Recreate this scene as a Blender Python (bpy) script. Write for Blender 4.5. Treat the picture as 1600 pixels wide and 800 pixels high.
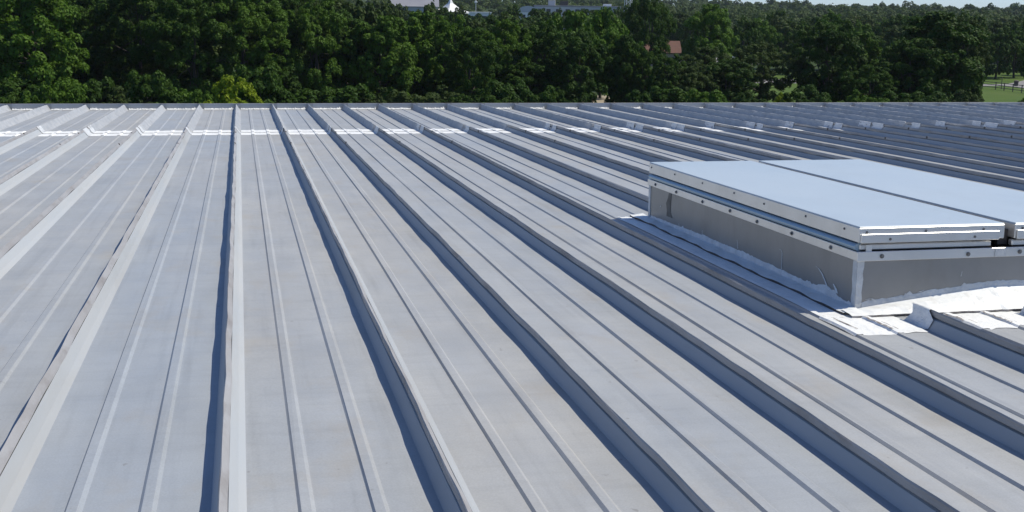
import bpy, math, random
import numpy as np
from mathutils import Matrix, Vector

for o in list(bpy.data.objects): bpy.data.objects.remove(o)
scene = bpy.context.scene
COL = scene.collection
R = math.radians

# ------------------------------------------------------------------ camera, sky, sun
ALPHA = R(1.25)            # the roof falls away from the viewer by this angle
EYE = 12.0                 # eye height above the ground
FPX, CX, CH = 1843.2, 0.0744, 1.2527
YAW, PITCH, ROLL = 0.2258, 0.1828, 0.0109
Z0 = EYE - CH * math.cos(ALPHA)
ROOF = Matrix.Translation((0, 0, Z0)) @ Matrix.Rotation(-ALPHA, 4, 'X')

def camera_axes():
    cy, sy, cp, sp = math.cos(YAW), math.sin(YAW), math.cos(PITCH), math.sin(PITCH)
    f = Vector((sy * cp, cy * cp, -sp)); r = Vector((cy, -sy, 0)); u = r.cross(f)
    c, s = math.cos(ROLL), math.sin(ROLL)
    r2, u2 = c * r + s * u, -s * r + c * u
    T = ROOF.to_3x3()
    return T @ r2, T @ u2, T @ f
CR, CU, CF = camera_axes()
CPOS = ROOF @ Vector((CX, 0, CH))
cam = bpy.data.cameras.new('camera')
cam.sensor_width = 36; cam.lens = FPX / 1600 * 36; cam.clip_end = 12000; cam.clip_start = .05
camo = bpy.data.objects.new('camera', cam); COL.objects.link(camo)
camo.matrix_world = Matrix(((CR.x, CU.x, -CF.x, CPOS.x), (CR.y, CU.y, -CF.y, CPOS.y), (CR.z, CU.z, -CF.z, CPOS.z), (0, 0, 0, 1)))
scene.camera = camo

SUN_EL, SUN_AZ = R(56), R(92)       # azimuth measured clockwise from +Y: the sun stands off to the right
w = bpy.data.worlds.new('World'); scene.world = w; w.use_nodes = True
nt = w.node_tree; bg = nt.nodes['Background']
sky = nt.nodes.new('ShaderNodeTexSky'); sky.sky_type = 'NISHITA'; sky.sun_disc = False
sky.sun_elevation = SUN_EL; sky.sun_rotation = SUN_AZ
sky.air_density = 0.7; sky.dust_density = 0.4; sky.ozone_density = 8.0
nt.links.new(sky.outputs[0], bg.inputs[0]); bg.inputs[1].default_value = 0.145
sl = bpy.data.lights.new('sun', 'SUN'); sl.energy = 4.4; sl.angle = R(.55); sl.color = (1, .94, .80)
so = bpy.data.objects.new('sun', sl); COL.objects.link(so)
sd = Vector((math.sin(SUN_AZ) * math.cos(SUN_EL), math.cos(SUN_AZ) * math.cos(SUN_EL), math.sin(SUN_EL)))
so.rotation_euler = sd.to_track_quat('Z', 'Y').to_euler(); so.location = (30, 10, 60)
vs = scene.view_settings; vs.view_transform = 'Standard'; vs.look = 'None'; vs.gamma = 1; vs.exposure = 0.0
vs.use_curve_mapping = False

# ------------------------------------------------------------------ helpers
def mesh(verts, faces, name='m', smooth=False, mats=None, fmat=None):
    me = bpy.data.meshes.new(name); me.from_pydata([tuple(v) for v in verts], [], faces)
    if smooth: me.polygons.foreach_set('use_smooth', [True] * len(me.polygons))
    for m in (mats or []): me.materials.append(m)
    if fmat: me.polygons.foreach_set('material_index', fmat)
    me.update(); return me
def O(name, me, mat=None, parent=None, loc=None, rot=None):
    if mat is not None and not me.materials: me.materials.append(mat)
    o = bpy.data.objects.new(name, me); COL.objects.link(o)
    if parent: o.parent = parent
    if loc is not None: o.location = loc
    if rot is not None: o.rotation_euler = rot
    return o
def E(name, loc, rot=(0, 0, 0)):
    o = bpy.data.objects.new(name, None); COL.objects.link(o); o.location = loc; o.rotation_euler = rot
    o.empty_display_size = .2; return o
def tag(o, label, cat, group=None):
    o['label'] = label; o['category'] = cat
    if group: o['group'] = group
    return o
class MB:
    def __init__(s): s.v = []; s.f = []
    def add(s, vs, fs):
        b = len(s.v); s.v += [tuple(v) for v in vs]; s.f += [tuple(i + b for i in f) for f in fs]; return s
    def box(s, x0, x1, y0, y1, z0, z1):
        return s.add([(x0,y0,z0),(x1,y0,z0),(x1,y1,z0),(x0,y1,z0),(x0,y0,z1),(x1,y0,z1),(x1,y1,z1),(x0,y1,z1)],
                     [(0,3,2,1),(4,5,6,7),(0,1,5,4),(1,2,6,5),(2,3,7,6),(3,0,4,7)])
    def bbox(s, x0, x1, y0, y1, z0, z1, b):      # bevelled box (chamfered edges)
        v = []; idx = {}
        for sx in (0, 1):
            for sy in (0, 1):
                for sz in (0, 1):
                    X, Y, Z = (x1 if sx else x0), (y1 if sy else y0), (z1 if sz else z0)
                    dx, dy, dz = (-b if sx else b), (-b if sy else b), (-b if sz else b)
                    for a, p in enumerate(((X, Y+dy, Z+dz), (X+dx, Y, Z+dz), (X+dx, Y+dy, Z))):
                        idx[sx, sy, sz, a] = len(v); v.append(p)
        f = []
        g = lambda *k: idx[k]
        for sx in (0, 1):
            q = [g(sx,0,0,0), g(sx,1,0,0), g(sx,1,1,0), g(sx,0,1,0)]; f.append(tuple(q if sx else q[::-1]))
        for sy in (0, 1):
            q = [g(0,sy,0,1), g(0,sy,1,1), g(1,sy,1,1), g(1,sy,0,1)]; f.append(tuple(q if sy else q[::-1]))
        for sz in (0, 1):
            q = [g(0,0,sz,2), g(1,0,sz,2), g(1,1,sz,2), g(0,1,sz,2)]; f.append(tuple(q if sz else q[::-1]))
        for a in (0, 1):
            for c in (0, 1):
                q = [g(0,a,c,1), g(1,a,c,1), g(1,a,c,2), g(0,a,c,2)]; f.append(tuple(q if (a ^ c) else q[::-1]))
                q = [g(a,0,c,0), g(a,1,c,0), g(a,1,c,2), g(a,0,c,2)]; f.append(tuple(q[::-1] if (a ^ c) else q))
                q = [g(a,c,0,0), g(a,c,1,0), g(a,c,1,1), g(a,c,0,1)]; f.append(tuple(q if (a ^ c) else q[::-1]))
        for sx in (0, 1):
            for sy in (0, 1):
                for sz in (0, 1):
                    q = [g(sx,sy,sz,0), g(sx,sy,sz,1), g(sx,sy,sz,2)]
                    f.append(tuple(q if (sx + sy + sz) % 2 else q[::-1]))
        return s.add(v, f)
    def tube(s, p0, p1, r0, r1=None, n=8, cap=True):
        r1 = r0 if r1 is None else r1
        p0, p1 = Vector(p0), Vector(p1); d = (p1 - p0).normalized()
        a = d.cross(Vector((0, 0, 1)) if abs(d.z) < .9 else Vector((1, 0, 0))).normalized(); b = d.cross(a)
        v = []
        for p, r in ((p0, r0), (p1, r1)):
            for i in range(n):
                t = 2 * math.pi * i / n; v.append(p + a * (r * math.cos(t)) + b * (r * math.sin(t)))
        f = [(i, (i+1) % n, n + (i+1) % n, n + i) for i in range(n)]
        if cap: f += [tuple(range(n))[::-1], tuple(range(n, 2*n))]
        return s.add(v, f)
    def mesh(s, name='m', smooth=False): return mesh(s.v, s.f, name, smooth)

def node(nt, kind, **kw):
    n = nt.nodes.new(kind)
    for k, v in kw.items():
        if k in n.inputs: n.inputs[k].default_value = v
        else: setattr(n, k, v)
    return n
def new_mat(name):
    m = bpy.data.materials.new(name); m.use_nodes = True
    return m, m.node_tree, m.node_tree.nodes['Principled BSDF']
def noise_mat(name, c0, c1, rough=.6, metallic=0., scale=4., stretch=(1, 1, 1), detail=5, bump=0., bscale=40., spec=.5,
              rand=0., c2=None, s2=1.5, f2=.5, coat=0.):
    """two noise-mixed colours, an optional third in blotches, per-object value shift, fine bump"""
    m, t, b = new_mat(name); L = t.links.new
    tc = node(t, 'ShaderNodeTexCoord'); mp = node(t, 'ShaderNodeMapping'); mp.inputs['Scale'].default_value = stretch
    oi = node(t, 'ShaderNodeObjectInfo')
    L(tc.outputs['Object'], mp.inputs['Vector'])
    off = node(t, 'ShaderNodeVectorMath', operation='ADD')
    cmb = node(t, 'ShaderNodeMath', operation='MULTIPLY'); cmb.inputs[1].default_value = 37.
    L(oi.outputs['Random'], cmb.inputs[0]); L(mp.outputs[0], off.inputs[0]); L(cmb.outputs[0], off.inputs[1])
    n1 = node(t, 'ShaderNodeTexNoise', Scale=scale, Detail=detail, Roughness=.6); L(off.outputs[0], n1.inputs['Vector'])
    r1 = node(t, 'ShaderNodeMapRange'); r1.inputs[1].default_value = .3; r1.inputs[2].default_value = .7; L(n1.outputs[0], r1.inputs[0])
    mx = node(t, 'ShaderNodeMix', data_type='RGBA'); mx.inputs[6].default_value = (*c0, 1); mx.inputs[7].default_value = (*c1, 1)
    L(r1.outputs[0], mx.inputs[0]); col = mx.outputs[2]
    if c2:
        n2 = node(t, 'ShaderNodeTexNoise', Scale=s2, Detail=6, Roughness=.65); L(off.outputs[0], n2.inputs['Vector'])
        r2 = node(t, 'ShaderNodeMapRange'); r2.inputs[1].default_value = .52; r2.inputs[2].default_value = .75; r2.inputs[4].default_value = f2
        L(n2.outputs[0], r2.inputs[0])
        m2 = node(t, 'ShaderNodeMix', data_type='RGBA'); m2.inputs[7].default_value = (*c2, 1)
        L(r2.outputs[0], m2.inputs[0]); L(col, m2.inputs[6]); col = m2.outputs[2]
    if rand:
        rr = node(t, 'ShaderNodeMapRange'); rr.inputs[3].default_value = 1 - rand; rr.inputs[4].default_value = 1 + rand
        L(oi.outputs['Random'], rr.inputs[0])
        vm = node(t, 'ShaderNodeVectorMath', operation='SCALE'); L(col, vm.inputs[0]); L(rr.outputs[0], vm.inputs['Scale']); col = vm.outputs[0]
    L(col, b.inputs['Base Color'])
    b.inputs['Roughness'].default_value = rough; b.inputs['Metallic'].default_value = metallic
    b.inputs['Specular IOR Level'].default_value = spec
    if bump:
        n3 = node(t, 'ShaderNodeTexNoise', Scale=bscale, Detail=4); L(off.outputs[0], n3.inputs['Vector'])
        bp = node(t, 'ShaderNodeBump'); bp.inputs['Strength'].default_value = bump; bp.inputs['Distance'].default_value = .01
        L(n3.outputs[0], bp.inputs['Height']); L(bp.outputs[0], b.inputs['Normal'])
    return m

# ------------------------------------------------------------------ materials
M = {}
def pan_material():
    m, t, b = new_mat('weathered_metal_pan'); L = t.links.new
    tc = node(t, 'ShaderNodeTexCoord'); oi = node(t, 'ShaderNodeObjectInfo')
    sc = node(t, 'ShaderNodeMath', operation='MULTIPLY'); sc.inputs[1].default_value = 91.; L(oi.outputs['Random'], sc.inputs[0])
    ad = node(t, 'ShaderNodeVectorMath', operation='ADD'); L(tc.outputs['Object'], ad.inputs[0]); L(sc.outputs[0], ad.inputs[1])
    def nz(scale, stretch, lo, hi, a, c, detail=5, rough=.6):
        mp = node(t, 'ShaderNodeMapping'); mp.inputs['Scale'].default_value = stretch; L(ad.outputs[0], mp.inputs['Vector'])
        n = node(t, 'ShaderNodeTexNoise', Scale=scale, Detail=detail, Roughness=rough); L(mp.outputs[0], n.inputs['Vector'])
        r = node(t, 'ShaderNodeMapRange'); r.inputs[1].default_value = lo; r.inputs[2].default_value = hi; r.inputs[3].default_value = a; r.inputs[4].default_value = c
        L(n.outputs[0], r.inputs[0]); return r.outputs[0]
    # cool and warm zinc tones, one panel a little different from the next
    hue = node(t, 'ShaderNodeMath', operation='ADD'); hue.use_clamp = True
    rr = node(t, 'ShaderNodeMapRange'); rr.inputs[3].default_value = .10; rr.inputs[4].default_value = .62; L(oi.outputs['Random'], rr.inputs[0])
    L(rr.outputs[0], hue.inputs[0]); L(nz(.9, (1, .35, 1), .3, .7, -.25, .45), hue.inputs[1])
    mx = node(t, 'ShaderNodeMix', data_type='RGBA'); mx.inputs[6].default_value = (.345, .372, .405, 1); mx.inputs[7].default_value = (.405, .40, .387, 1)
    L(hue.outputs[0], mx.inputs[0])
    def mul(col, fac):
        v = node(t, 'ShaderNodeVectorMath', operation='SCALE'); L(col, v.inputs[0]); L(fac, v.inputs['Scale']); return v.outputs[0]
    c = mul(mx.outputs[2], nz(160, (1, 1, 1), .25, .75, .90, 1.08, 3))            # spangle grain
    c = mul(c, nz(3.2, (1, .55, 1), .3, .7, .91, 1.06, 6, .65))                     # cloudy weathering
    c = mul(c, nz(9, (.25, 2.2, 1), .5, .8, 1.0, .92, 5))
    c = mul(c, nz(11, (1.6, .06, 1), .52, .8, 1.0, .86, 4))                        # thin runs down the slope                          # faint drying marks across the pan
    st = nz(2.6, (1.4, .8, 1), .56, .78, 0, .42, 6)
    m2 = node(t, 'ShaderNodeMix', data_type='RGBA'); m2.inputs[7].default_value = (.36, .31, .24, 1); L(c, m2.inputs[6]); L(st, m2.inputs[0])
    sp = nz(26, (1, .6, 1), .73, .78, 0, .55, 2)
    m3 = node(t, 'ShaderNodeMix', data_type='RGBA'); m3.inputs[7].default_value = (.20, .19, .18, 1); L(m2.outputs[2], m3.inputs[6]); L(sp, m3.inputs[0])
    L(m3.outputs[2], b.inputs['Base Color'])
    b.inputs['Metallic'].default_value = .12
    L(nz(5, (1, .6, 1), .3, .7, .50, .66), b.inputs['Roughness'])
    mpw = node(t, 'ShaderNodeMapping'); mpw.inputs['Scale'].default_value = (1.1, 3.5, 1); L(ad.outputs[0], mpw.inputs['Vector'])
    n3 = node(t, 'ShaderNodeTexNoise', Scale=2.2, Detail=3); L(mpw.outputs[0], n3.inputs['Vector'])
    bp = node(t, 'ShaderNodeBump'); bp.inputs['Strength'].default_value = .35; bp.inputs['Distance'].default_value = .012
    L(n3.outputs[0], bp.inputs['Height']); L(bp.outputs[0], b.inputs['Normal'])
    return m
M['pan'] = pan_material()
M['rib'] = noise_mat('weathered_metal_rib', (.365, .392, .42), (.405, .412, .415), .7, .05, 5, (1, .15, 1), spec=.25, bump=.25, bscale=9, rand=.05, c2=(.30, .29, .27), s2=3, f2=.4)
M['seam'] = noise_mat('oxidised_seam', (.355, .352, .358), (.285, .272, .265), .6, .1, 5, (1, .5, 1), bump=.3, bscale=30, rand=.08, c2=(.16, .135, .12), s2=6, f2=.65)
M['coated'] = noise_mat('sealant_coated_metal', (.33, .345, .365), (.43, .435, .44), .6, .1, 9, (1, .7, 1), bump=.7, bscale=30, c2=(.24, .25, .27), s2=7, f2=.7, rand=.08)
M['white'] = noise_mat('white_roof_coating', (.86, .86, .85), (.76, .77, .76), .55, 0, 7, (1, 1, 1), bump=.5, bscale=45, c2=(.52, .50, .47), s2=5, f2=.55)
M['patch'] = noise_mat('white_patch_tape', (.62, .63, .63), (.50, .51, .52), .5, 0, 9, bump=.4, bscale=40, c2=(.40, .40, .40), s2=6, f2=.4)
M['bead'] = noise_mat('white_sealant', (.78, .79, .79), (.58, .59, .60), .5, 0, 14, (1, 1, 1), bump=.6, bscale=70)
M['greyseal'] = noise_mat('grey_sealant', (.46, .47, .47), (.60, .61, .61), .5, 0, 16, (1, 1, 1), bump=.6, bscale=60)
M['alu'] = noise_mat('mill_aluminium', (.66, .655, .64), (.74, .73, .715), .38, .8, 3, (1, 1, .5), bump=.12, bscale=25, c2=(.50, .48, .44), s2=2.2, f2=.5)
M['curb'] = noise_mat('dull_galvanised_curb', (.255, .25, .24), (.31, .30, .29), .45, .55, 2.5, (1, 1, .6), bump=.12, bscale=25, c2=(.20, .19, .175), s2=3.0, f2=.5)
M['rail'] = noise_mat('sky_tinted_rail', (.30, .40, .47), (.36, .45, .51), .4, .5, 4, (1, .3, 1), bump=.1)  # blue of the reflected sky is put into the base colour
M['acrylic'] = noise_mat('opal_acrylic', (.40, .465, .525), (.455, .51, .555), .36, 0, 1.1, (1, .6, 1), spec=.5, c2=(.38, .425, .46), s2=2.0, f2=.5)  # white opal with the sky's bluish reflection mixed into its colour
M['dark'] = noise_mat('dark_metal_gap_shade', (.05, .045, .045), (.09, .075, .065), .6, .2, 12)  # plain dark metal, also used to paint shade in the skylight gaps
M['grime'] = noise_mat('brown_grime', (.10, .075, .06), (.45, .42, .40), .8, 0, 25)
M['stain'] = noise_mat('dark_stain', (.10, .092, .08), (.19, .18, .165), .6, .3, 14)
M['screw'] = noise_mat('screw_steel', (.16, .155, .15), (.30, .29, .28), .4, .8, 60)
M['flash'] = noise_mat('white_painted_flashing', (.82, .83, .82), (.77, .78, .77), .5, 0, 3, bump=.35, bscale=28, c2=(.50, .465, .42), s2=7, f2=.6)
M['wall'] = noise_mat('wall_cladding', (.42, .41, .38), (.46, .45, .42), .6, 0, 2)
M['bark'] = noise_mat('bark', (.045, .038, .03), (.085, .072, .06), .9, 0, 6, (1, 1, .25), bump=.5, bscale=20)
M['grass'] = noise_mat('meadow_grass', (.030, .050, .013), (.042, .066, .017), .9, 0, .05, detail=8, spec=.1, c2=(.06, .066, .03), s2=.02, f2=.6)
M['lawn'] = noise_mat('mown_lawn', (.060, .105, .020), (.085, .130, .028), .9, 0, .12, detail=8, spec=.1, c2=(.11, .14, .04), s2=.05, f2=.5)
M['road'] = noise_mat('pale_asphalt', (.21, .20, .20), (.27, .26, .25), .9, 0, .3, detail=8, spec=.2)
M['gravel'] = noise_mat('tan_gravel', (.30, .25, .18), (.36, .31, .23), .95, 0, .4, detail=8, spec=.1)
M['wood'] = noise_mat('dark_fence_wood', (.09, .078, .066), (.14, .12, .10), .85, 0, 3)
M['redroof'] = noise_mat('red_brown_roof', (.10, .042, .026), (.14, .06, .036), .8, 0, .8)
M['brick'] = noise_mat('tan_house_wall', (.34, .27, .21), (.42, .34, .27), .85, 0, 1)
M['greyroof'] = noise_mat('grey_metal_roof', (.23, .23, .26), (.28, .28, .30), .6, .1, .2)
M['bwhite'] = noise_mat('white_building', (.72, .72, .70), (.78, .78, .77), .6, 0, .3)
M['bgrey'] = noise_mat('pale_grey_building', (.42, .43, .44), (.5, .5, .5), .7, 0, .2)
M['glass'] = noise_mat('dark_window', (.02, .025, .03), (.04, .045, .05), .12, 0, 1)
M['rubber'] = noise_mat('tyre', (.02, .02, .02), (.035, .035, .035), .8, 0, 8)
M['carwhite'] = noise_mat('white_car_paint', (.74, .75, .76), (.78, .78, .78), .25, 0, 2)
M['carsilver'] = noise_mat('silver_car_paint', (.45, .46, .48), (.5, .5, .52), .25, .4, 2)
M['mast'] = noise_mat('white_painted_steel', (.7, .7, .7), (.76, .76, .76), .5, .1, 2)

def leaf_mat(name, c0, c1, c2):
    m, t, b = new_mat(name); L = t.links.new
    at = node(t, 'ShaderNodeAttribute', attribute_name='tint'); oi = node(t, 'ShaderNodeObjectInfo')
    mx = node(t, 'ShaderNodeMix', data_type='RGBA'); mx.inputs[6].default_value = (*c0, 1); mx.inputs[7].default_value = (*c1, 1)
    L(at.outputs['Fac'], mx.inputs[0])
    m2 = node(t, 'ShaderNodeMix', data_type='RGBA'); m2.inputs[7].default_value = (*c2, 1)
    rr = node(t, 'ShaderNodeMath', operation='MULTIPLY'); rr.inputs[1].default_value = .5; L(oi.outputs['Random'], rr.inputs[0])
    L(mx.outputs[2], m2.inputs[6]); L(rr.outputs[0], m2.inputs[0])
    L(m2.outputs[2], b.inputs['Base Color']); b.inputs['Roughness'].default_value = .6; b.inputs['Specular IOR Level'].default_value = .12
    tr = node(t, 'ShaderNodeBsdfTranslucent'); sc = node(t, 'ShaderNodeVectorMath', operation='MULTIPLY'); sc.inputs[1].default_value = (1.0, 1.25, .5)
    L(m2.outputs[2], sc.inputs[0]); L(sc.outputs[0], tr.inputs['Color'])
    ms = node(t, 'ShaderNodeMixShader'); ms.inputs[0].default_value = .22
    L(b.outputs[0], ms.inputs[1]); L(tr.outputs[0], ms.inputs[2]); L(ms.outputs[0], t.nodes['Material Output'].inputs['Surface'])
    return m
LEAF = [leaf_mat('leaf_dark_green', (.020, .052, .007), (.070, .130, .015), (.026, .056, .010)),
        leaf_mat('leaf_mid_green', (.040, .095, .010), (.115, .205, .020), (.060, .110, .013)),
        leaf_mat('leaf_yellow_green', (.120, .180, .009), (.250, .310, .018), (.16, .215, .012)),
        leaf_mat('leaf_dull_green', (.034, .060, .015), (.085, .122, .030), (.046, .076, .020))]

# ------------------------------------------------------------------ ground and far terrain
def sstep(a, b, x):
    t = np.clip((x - a) / (b - a), 0, 1); return t * t * (3 - 2 * t)
def tz(x, y):
    x = np.asarray(x, float); y = np.asarray(y, float)
    r = np.hypot(x, y); b = np.degrees(np.arctan2(x, y))
    top = np.clip(11 + (36.4 - b) * .38, 7, 23)
    z = top * sstep(380, 1400, r) * (1 - .5 * sstep(1500, 2300, r))
    z = z + sstep(350, 900, r) * (2.2 * np.sin(x / 97. + 1) * np.cos(y / 143.) + 1.5 * np.sin(x / 41. + y / 77.))
    return z
def ground():
    ang = np.radians(np.concatenate([np.arange(-180, -40, 10), np.arange(-40, 70, 1.5), np.arange(70, 181, 10)]))
    rad = np.concatenate([[0.5, 20, 60, 120, 200, 300, 380], np.arange(420, 1700, 40), [1900, 2300, 3000, 4000]])
    A, Rr = np.meshgrid(ang, rad); X = Rr * np.sin(A); Y = Rr * np.cos(A); Z = tz(X, Y)
    n, k = A.shape
    v = np.stack([X, Y, Z], -1).reshape(-1, 3)
    f = [(i*k+j, i*k+j+1, (i+1)*k+j+1, (i+1)*k+j) for i in range(n-1) for j in range(k-1)]
    f.append(tuple(range(k-1)))
    me = mesh(v, [q[::-1] for q in f], 'ground', True)
    o = O('ground', me, M['grass']); o['kind'] = 'structure'
ground()

def bearing_point(px, d):
    """ground spot in the direction of a photo column, d metres ahead of the viewer"""
    v = CF + CR * ((px - 800) / FPX); v = Vector((v.x, v.y, 0))
    fh = Vector((CF.x, CF.y, 0)).normalized()
    k = d / v.dot(fh)
    return CPOS.x + v.x * k, CPOS.y + v.y * k
def horizon_row(px):     # image row of eye level in that column
    v = CF + CR * ((px - 800) / FPX)
    return 400 + v.z / CU.z * FPX
def level_of(px, py, d):  # height above datum of a row seen at distance d
    return EYE + (horizon_row(px) - py) * d / FPX
def ground_at(px, py):
    d = FPX * EYE / (py - horizon_row(px)); x, y = bearing_point(px, d); return x, y, d

def sheet(name, pts, z, mat, seg=1):
    o = O(name, mesh([(p[0], p[1], z) for p in pts], [tuple(range(len(pts)))]), mat); o['kind'] = 'structure'
    n = o.data.polygons[0].normal
    if n.z < 0: o.data.flip_normals()
    return o
sheet('lawn', [ground_at(x, y)[:2] for x, y in ((1480, 190), (1660, 190), (1670, 100), (1480, 104))], .02, M['lawn'])
sheet('lawn', [ground_at(x, y)[:2] for x, y in ((1150, 190), (1270, 190), (1262, 112), (1160, 112))], .02, M['lawn'])
sheet('lawn', [ground_at(x, y)[:2] for x, y in ((1310, 100), (1420, 104), (1420, 78), (1310, 76))], .02, M['lawn'])
sheet('road', [ground_at(x, y)[:2] for x, y in ((1500, 128.6), (1545, 128), (1562, 125), (1578, 120.5), (1605, 117), (1660, 114), (1660, 150), (1605, 142), (1585, 137), (1562, 132.5), (1540, 131), (1500, 131))], .04, M['road'])
sheet('road', [ground_at(x, y)[:2] for x, y in ((1120, 126.5), (1330, 127.5), (1330, 121.5), (1120, 120.5))], .04, M['road'])
sheet('path', [ground_at(x, y)[:2] for x, y in ((1335, 110), (1372, 111), (1376, 103), (1345, 101))], .04, M['road'])
sheet('path', [ground_at(x, y)[:2] for x, y in ((880, 175), (985, 175), (960, 146), (915, 146))], .04, M['gravel'])
sheet('parking_area', [ground_at(x, y)[:2] for x, y in ((1010, 99), (1190, 99), (1180, 88), (1020, 88))], .04, M['road'])

# ------------------------------------------------------------------ the metal roof
S = .61
N0, N1 = -16, 36
Y0, YLAP, YE = -10., 15.84, 20.84
bld = E('metal_roofed_building', (6, 5, 0))
tag(bld, 'large flat building with ribbed grey standing-seam metal roof filling the foreground', 'building')
RLOC = (-6, -5, Z0); RROT = (-ALPHA, 0, 0)
def roof_part(name, me, mat, parent=bld, x=0., y=0.):
    """a part of the roof; mesh in roof coordinates, shifted by x, y along the slope"""
    o = O(name, me, mat, parent)
    p = ROOF @ Vector((x, y, 0)); o.location = (p.x - 6, p.y - 5, p.z); o.rotation_euler = RROT
    return o
PAN = [(0, 0), (.192, 0), (.1995, .0088), (.227, .0088), (.239, 0), (.385, 0), (.3925, .0088), (.420, .0088), (.432, 0), (S, 0)]
def pan_z(u):
    for (a, za), (b, zb) in zip(PAN, PAN[1:]):
        if a <= u <= b: return za + (zb - za) * (u - a) / (b - a)
    return 0
def pan_mesh(y0, y1, z, seg, seed):
    rg = random.Random(seed); v = []; f = []; n = len(PAN)
    for j in range(seg + 1):
        y = y0 + (y1 - y0) * j / seg
        for i, (u, zz) in enumerate(PAN):
            wob = rg.uniform(-.0012, .0012) if i in (0, 9) else rg.uniform(-.0015, .0015)
            v.append((u + (rg.uniform(-.0015, .0015) if 0 < i < 9 else 0), y, z + zz + (wob if 0 < j < seg else 0)))
    for j in range(seg):
        for i in range(n - 1): f.append((j*n+i, j*n+i+1, (j+1)*n+i+1, (j+1)*n+i))
    return mesh(v, f, 'roof_panel')
pans_near = [pan_mesh(Y0, YLAP, 0, 14, k) for k in range(4)]
pans_far = [pan_mesh(YLAP - .25, YE, -.004, 4, 10 + k) for k in range(3)]
for m_ in pans_near + pans_far: m_.materials.append(M['pan'])

BODY = [(-.040, -.006), (-.036, .001), (-.0125, .044), (.002, .048), (.012, .058), (.036, .019), (.057, .001), (.061, -.006)]
SEAM = [(.008, .0530), (-.001, .0520), (-.0090, .0525), (-.0125, .0570), (-.0115, .0690), (-.0130, .0780), (-.0095, .0830), (-.003, .0765), (.006, .0665), (.011, .0590)]
def wav(seed):
    rg = random.Random(seed); ph = [(rg.uniform(0, 6.28), rg.uniform(.7, 1.3)) for _ in range(5)]
    return lambda y: sum(a * math.sin(y * k * s_ + p) for (p, s_), (k, a) in zip(ph, ((.9, .0006), (2.3, .0007), (4.7, .0009), (8.5, .0010), (15., .0007))))
def sweep(profile, ys, dx=None, dz=None, jit=0, seed=0, caps=True):
    rg = random.Random(seed); v = []; f = []; n = len(profile)
    for y in ys:
        ox = dx(y) if dx else 0; oz = dz(y) if dz else 0
        for i, (x, z) in enumerate(profile):
            e = 0 if i in (0, n - 1) else jit
            v.append((x + ox * (1 if z > .052 else .3) + rg.uniform(-e, e), y, z + oz * (1 if z > .052 else 0) + rg.uniform(-e, e)))
    for j in range(len(ys) - 1):
        for i in range(n - 1): f.append((j*n+i, (j+1)*n+i, (j+1)*n+i+1, j*n+i+1))
    if caps: f += [tuple(range(n)), tuple(range((len(ys)-1)*n, len(ys)*n))[::-1]]
    return v, f
def ysteps(a, b, st):
    k = max(2, int(round((b - a) / st))); return [a + (b - a) * i / k for i in range(k + 1)]
def rib_pair(y0, y1, seed, st=.3):
    dx = wav(seed); dz = wav(seed + 500)
    dzz = lambda y: dz(y) * .6
    rb = mesh(*sweep(BODY, ysteps(y0, y1, .9), dx=lambda y: dx(y) * .3, seed=seed), 'rib')
    sm = mesh(*sweep(SEAM, ysteps(y0, y1, st * .5), dx=lambda y: dx(y) * 1.5, dz=dzz, jit=.0007, seed=seed + 7), 'seam')
    rb.materials.append(M['rib']); sm.materials.append(M['seam']); return rb, sm
ribs_near = [rib_pair(Y0, YLAP + .1, 40 + k) for k in range(6)]
ribs_front = [rib_pair(Y0, 4.71, 60 + k) for k in range(2)]
ribs_back = [rib_pair(8.15, YLAP + .1, 64 + k) for k in range(2)]
LUMP = [(-.042, -.006), (-.038, .006), (-.030, .024), (-.020, .042), (-.016, .062), (-.014, .078), (-.008, .086), (.002, .079), (.014, .060), (.024, .042), (.038, .021), (.050, .010), (.061, .002), (.065, -.006)]
def lump_mesh(seed):
    dx = wav(seed)
    me = mesh(*sweep(LUMP, ysteps(YLAP + .12, YE - .01, .07), dx=lambda y: dx(y) * 1.2, jit=.004, seed=seed), 'rib', True); me.materials.append(M['coated']); return me
lumps = [lump_mesh(80 + k) for k in range(5)]
far_plain = [rib_pair(YLAP + .12, YE - .01, 90 + k)[0] for k in range(2)]

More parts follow.
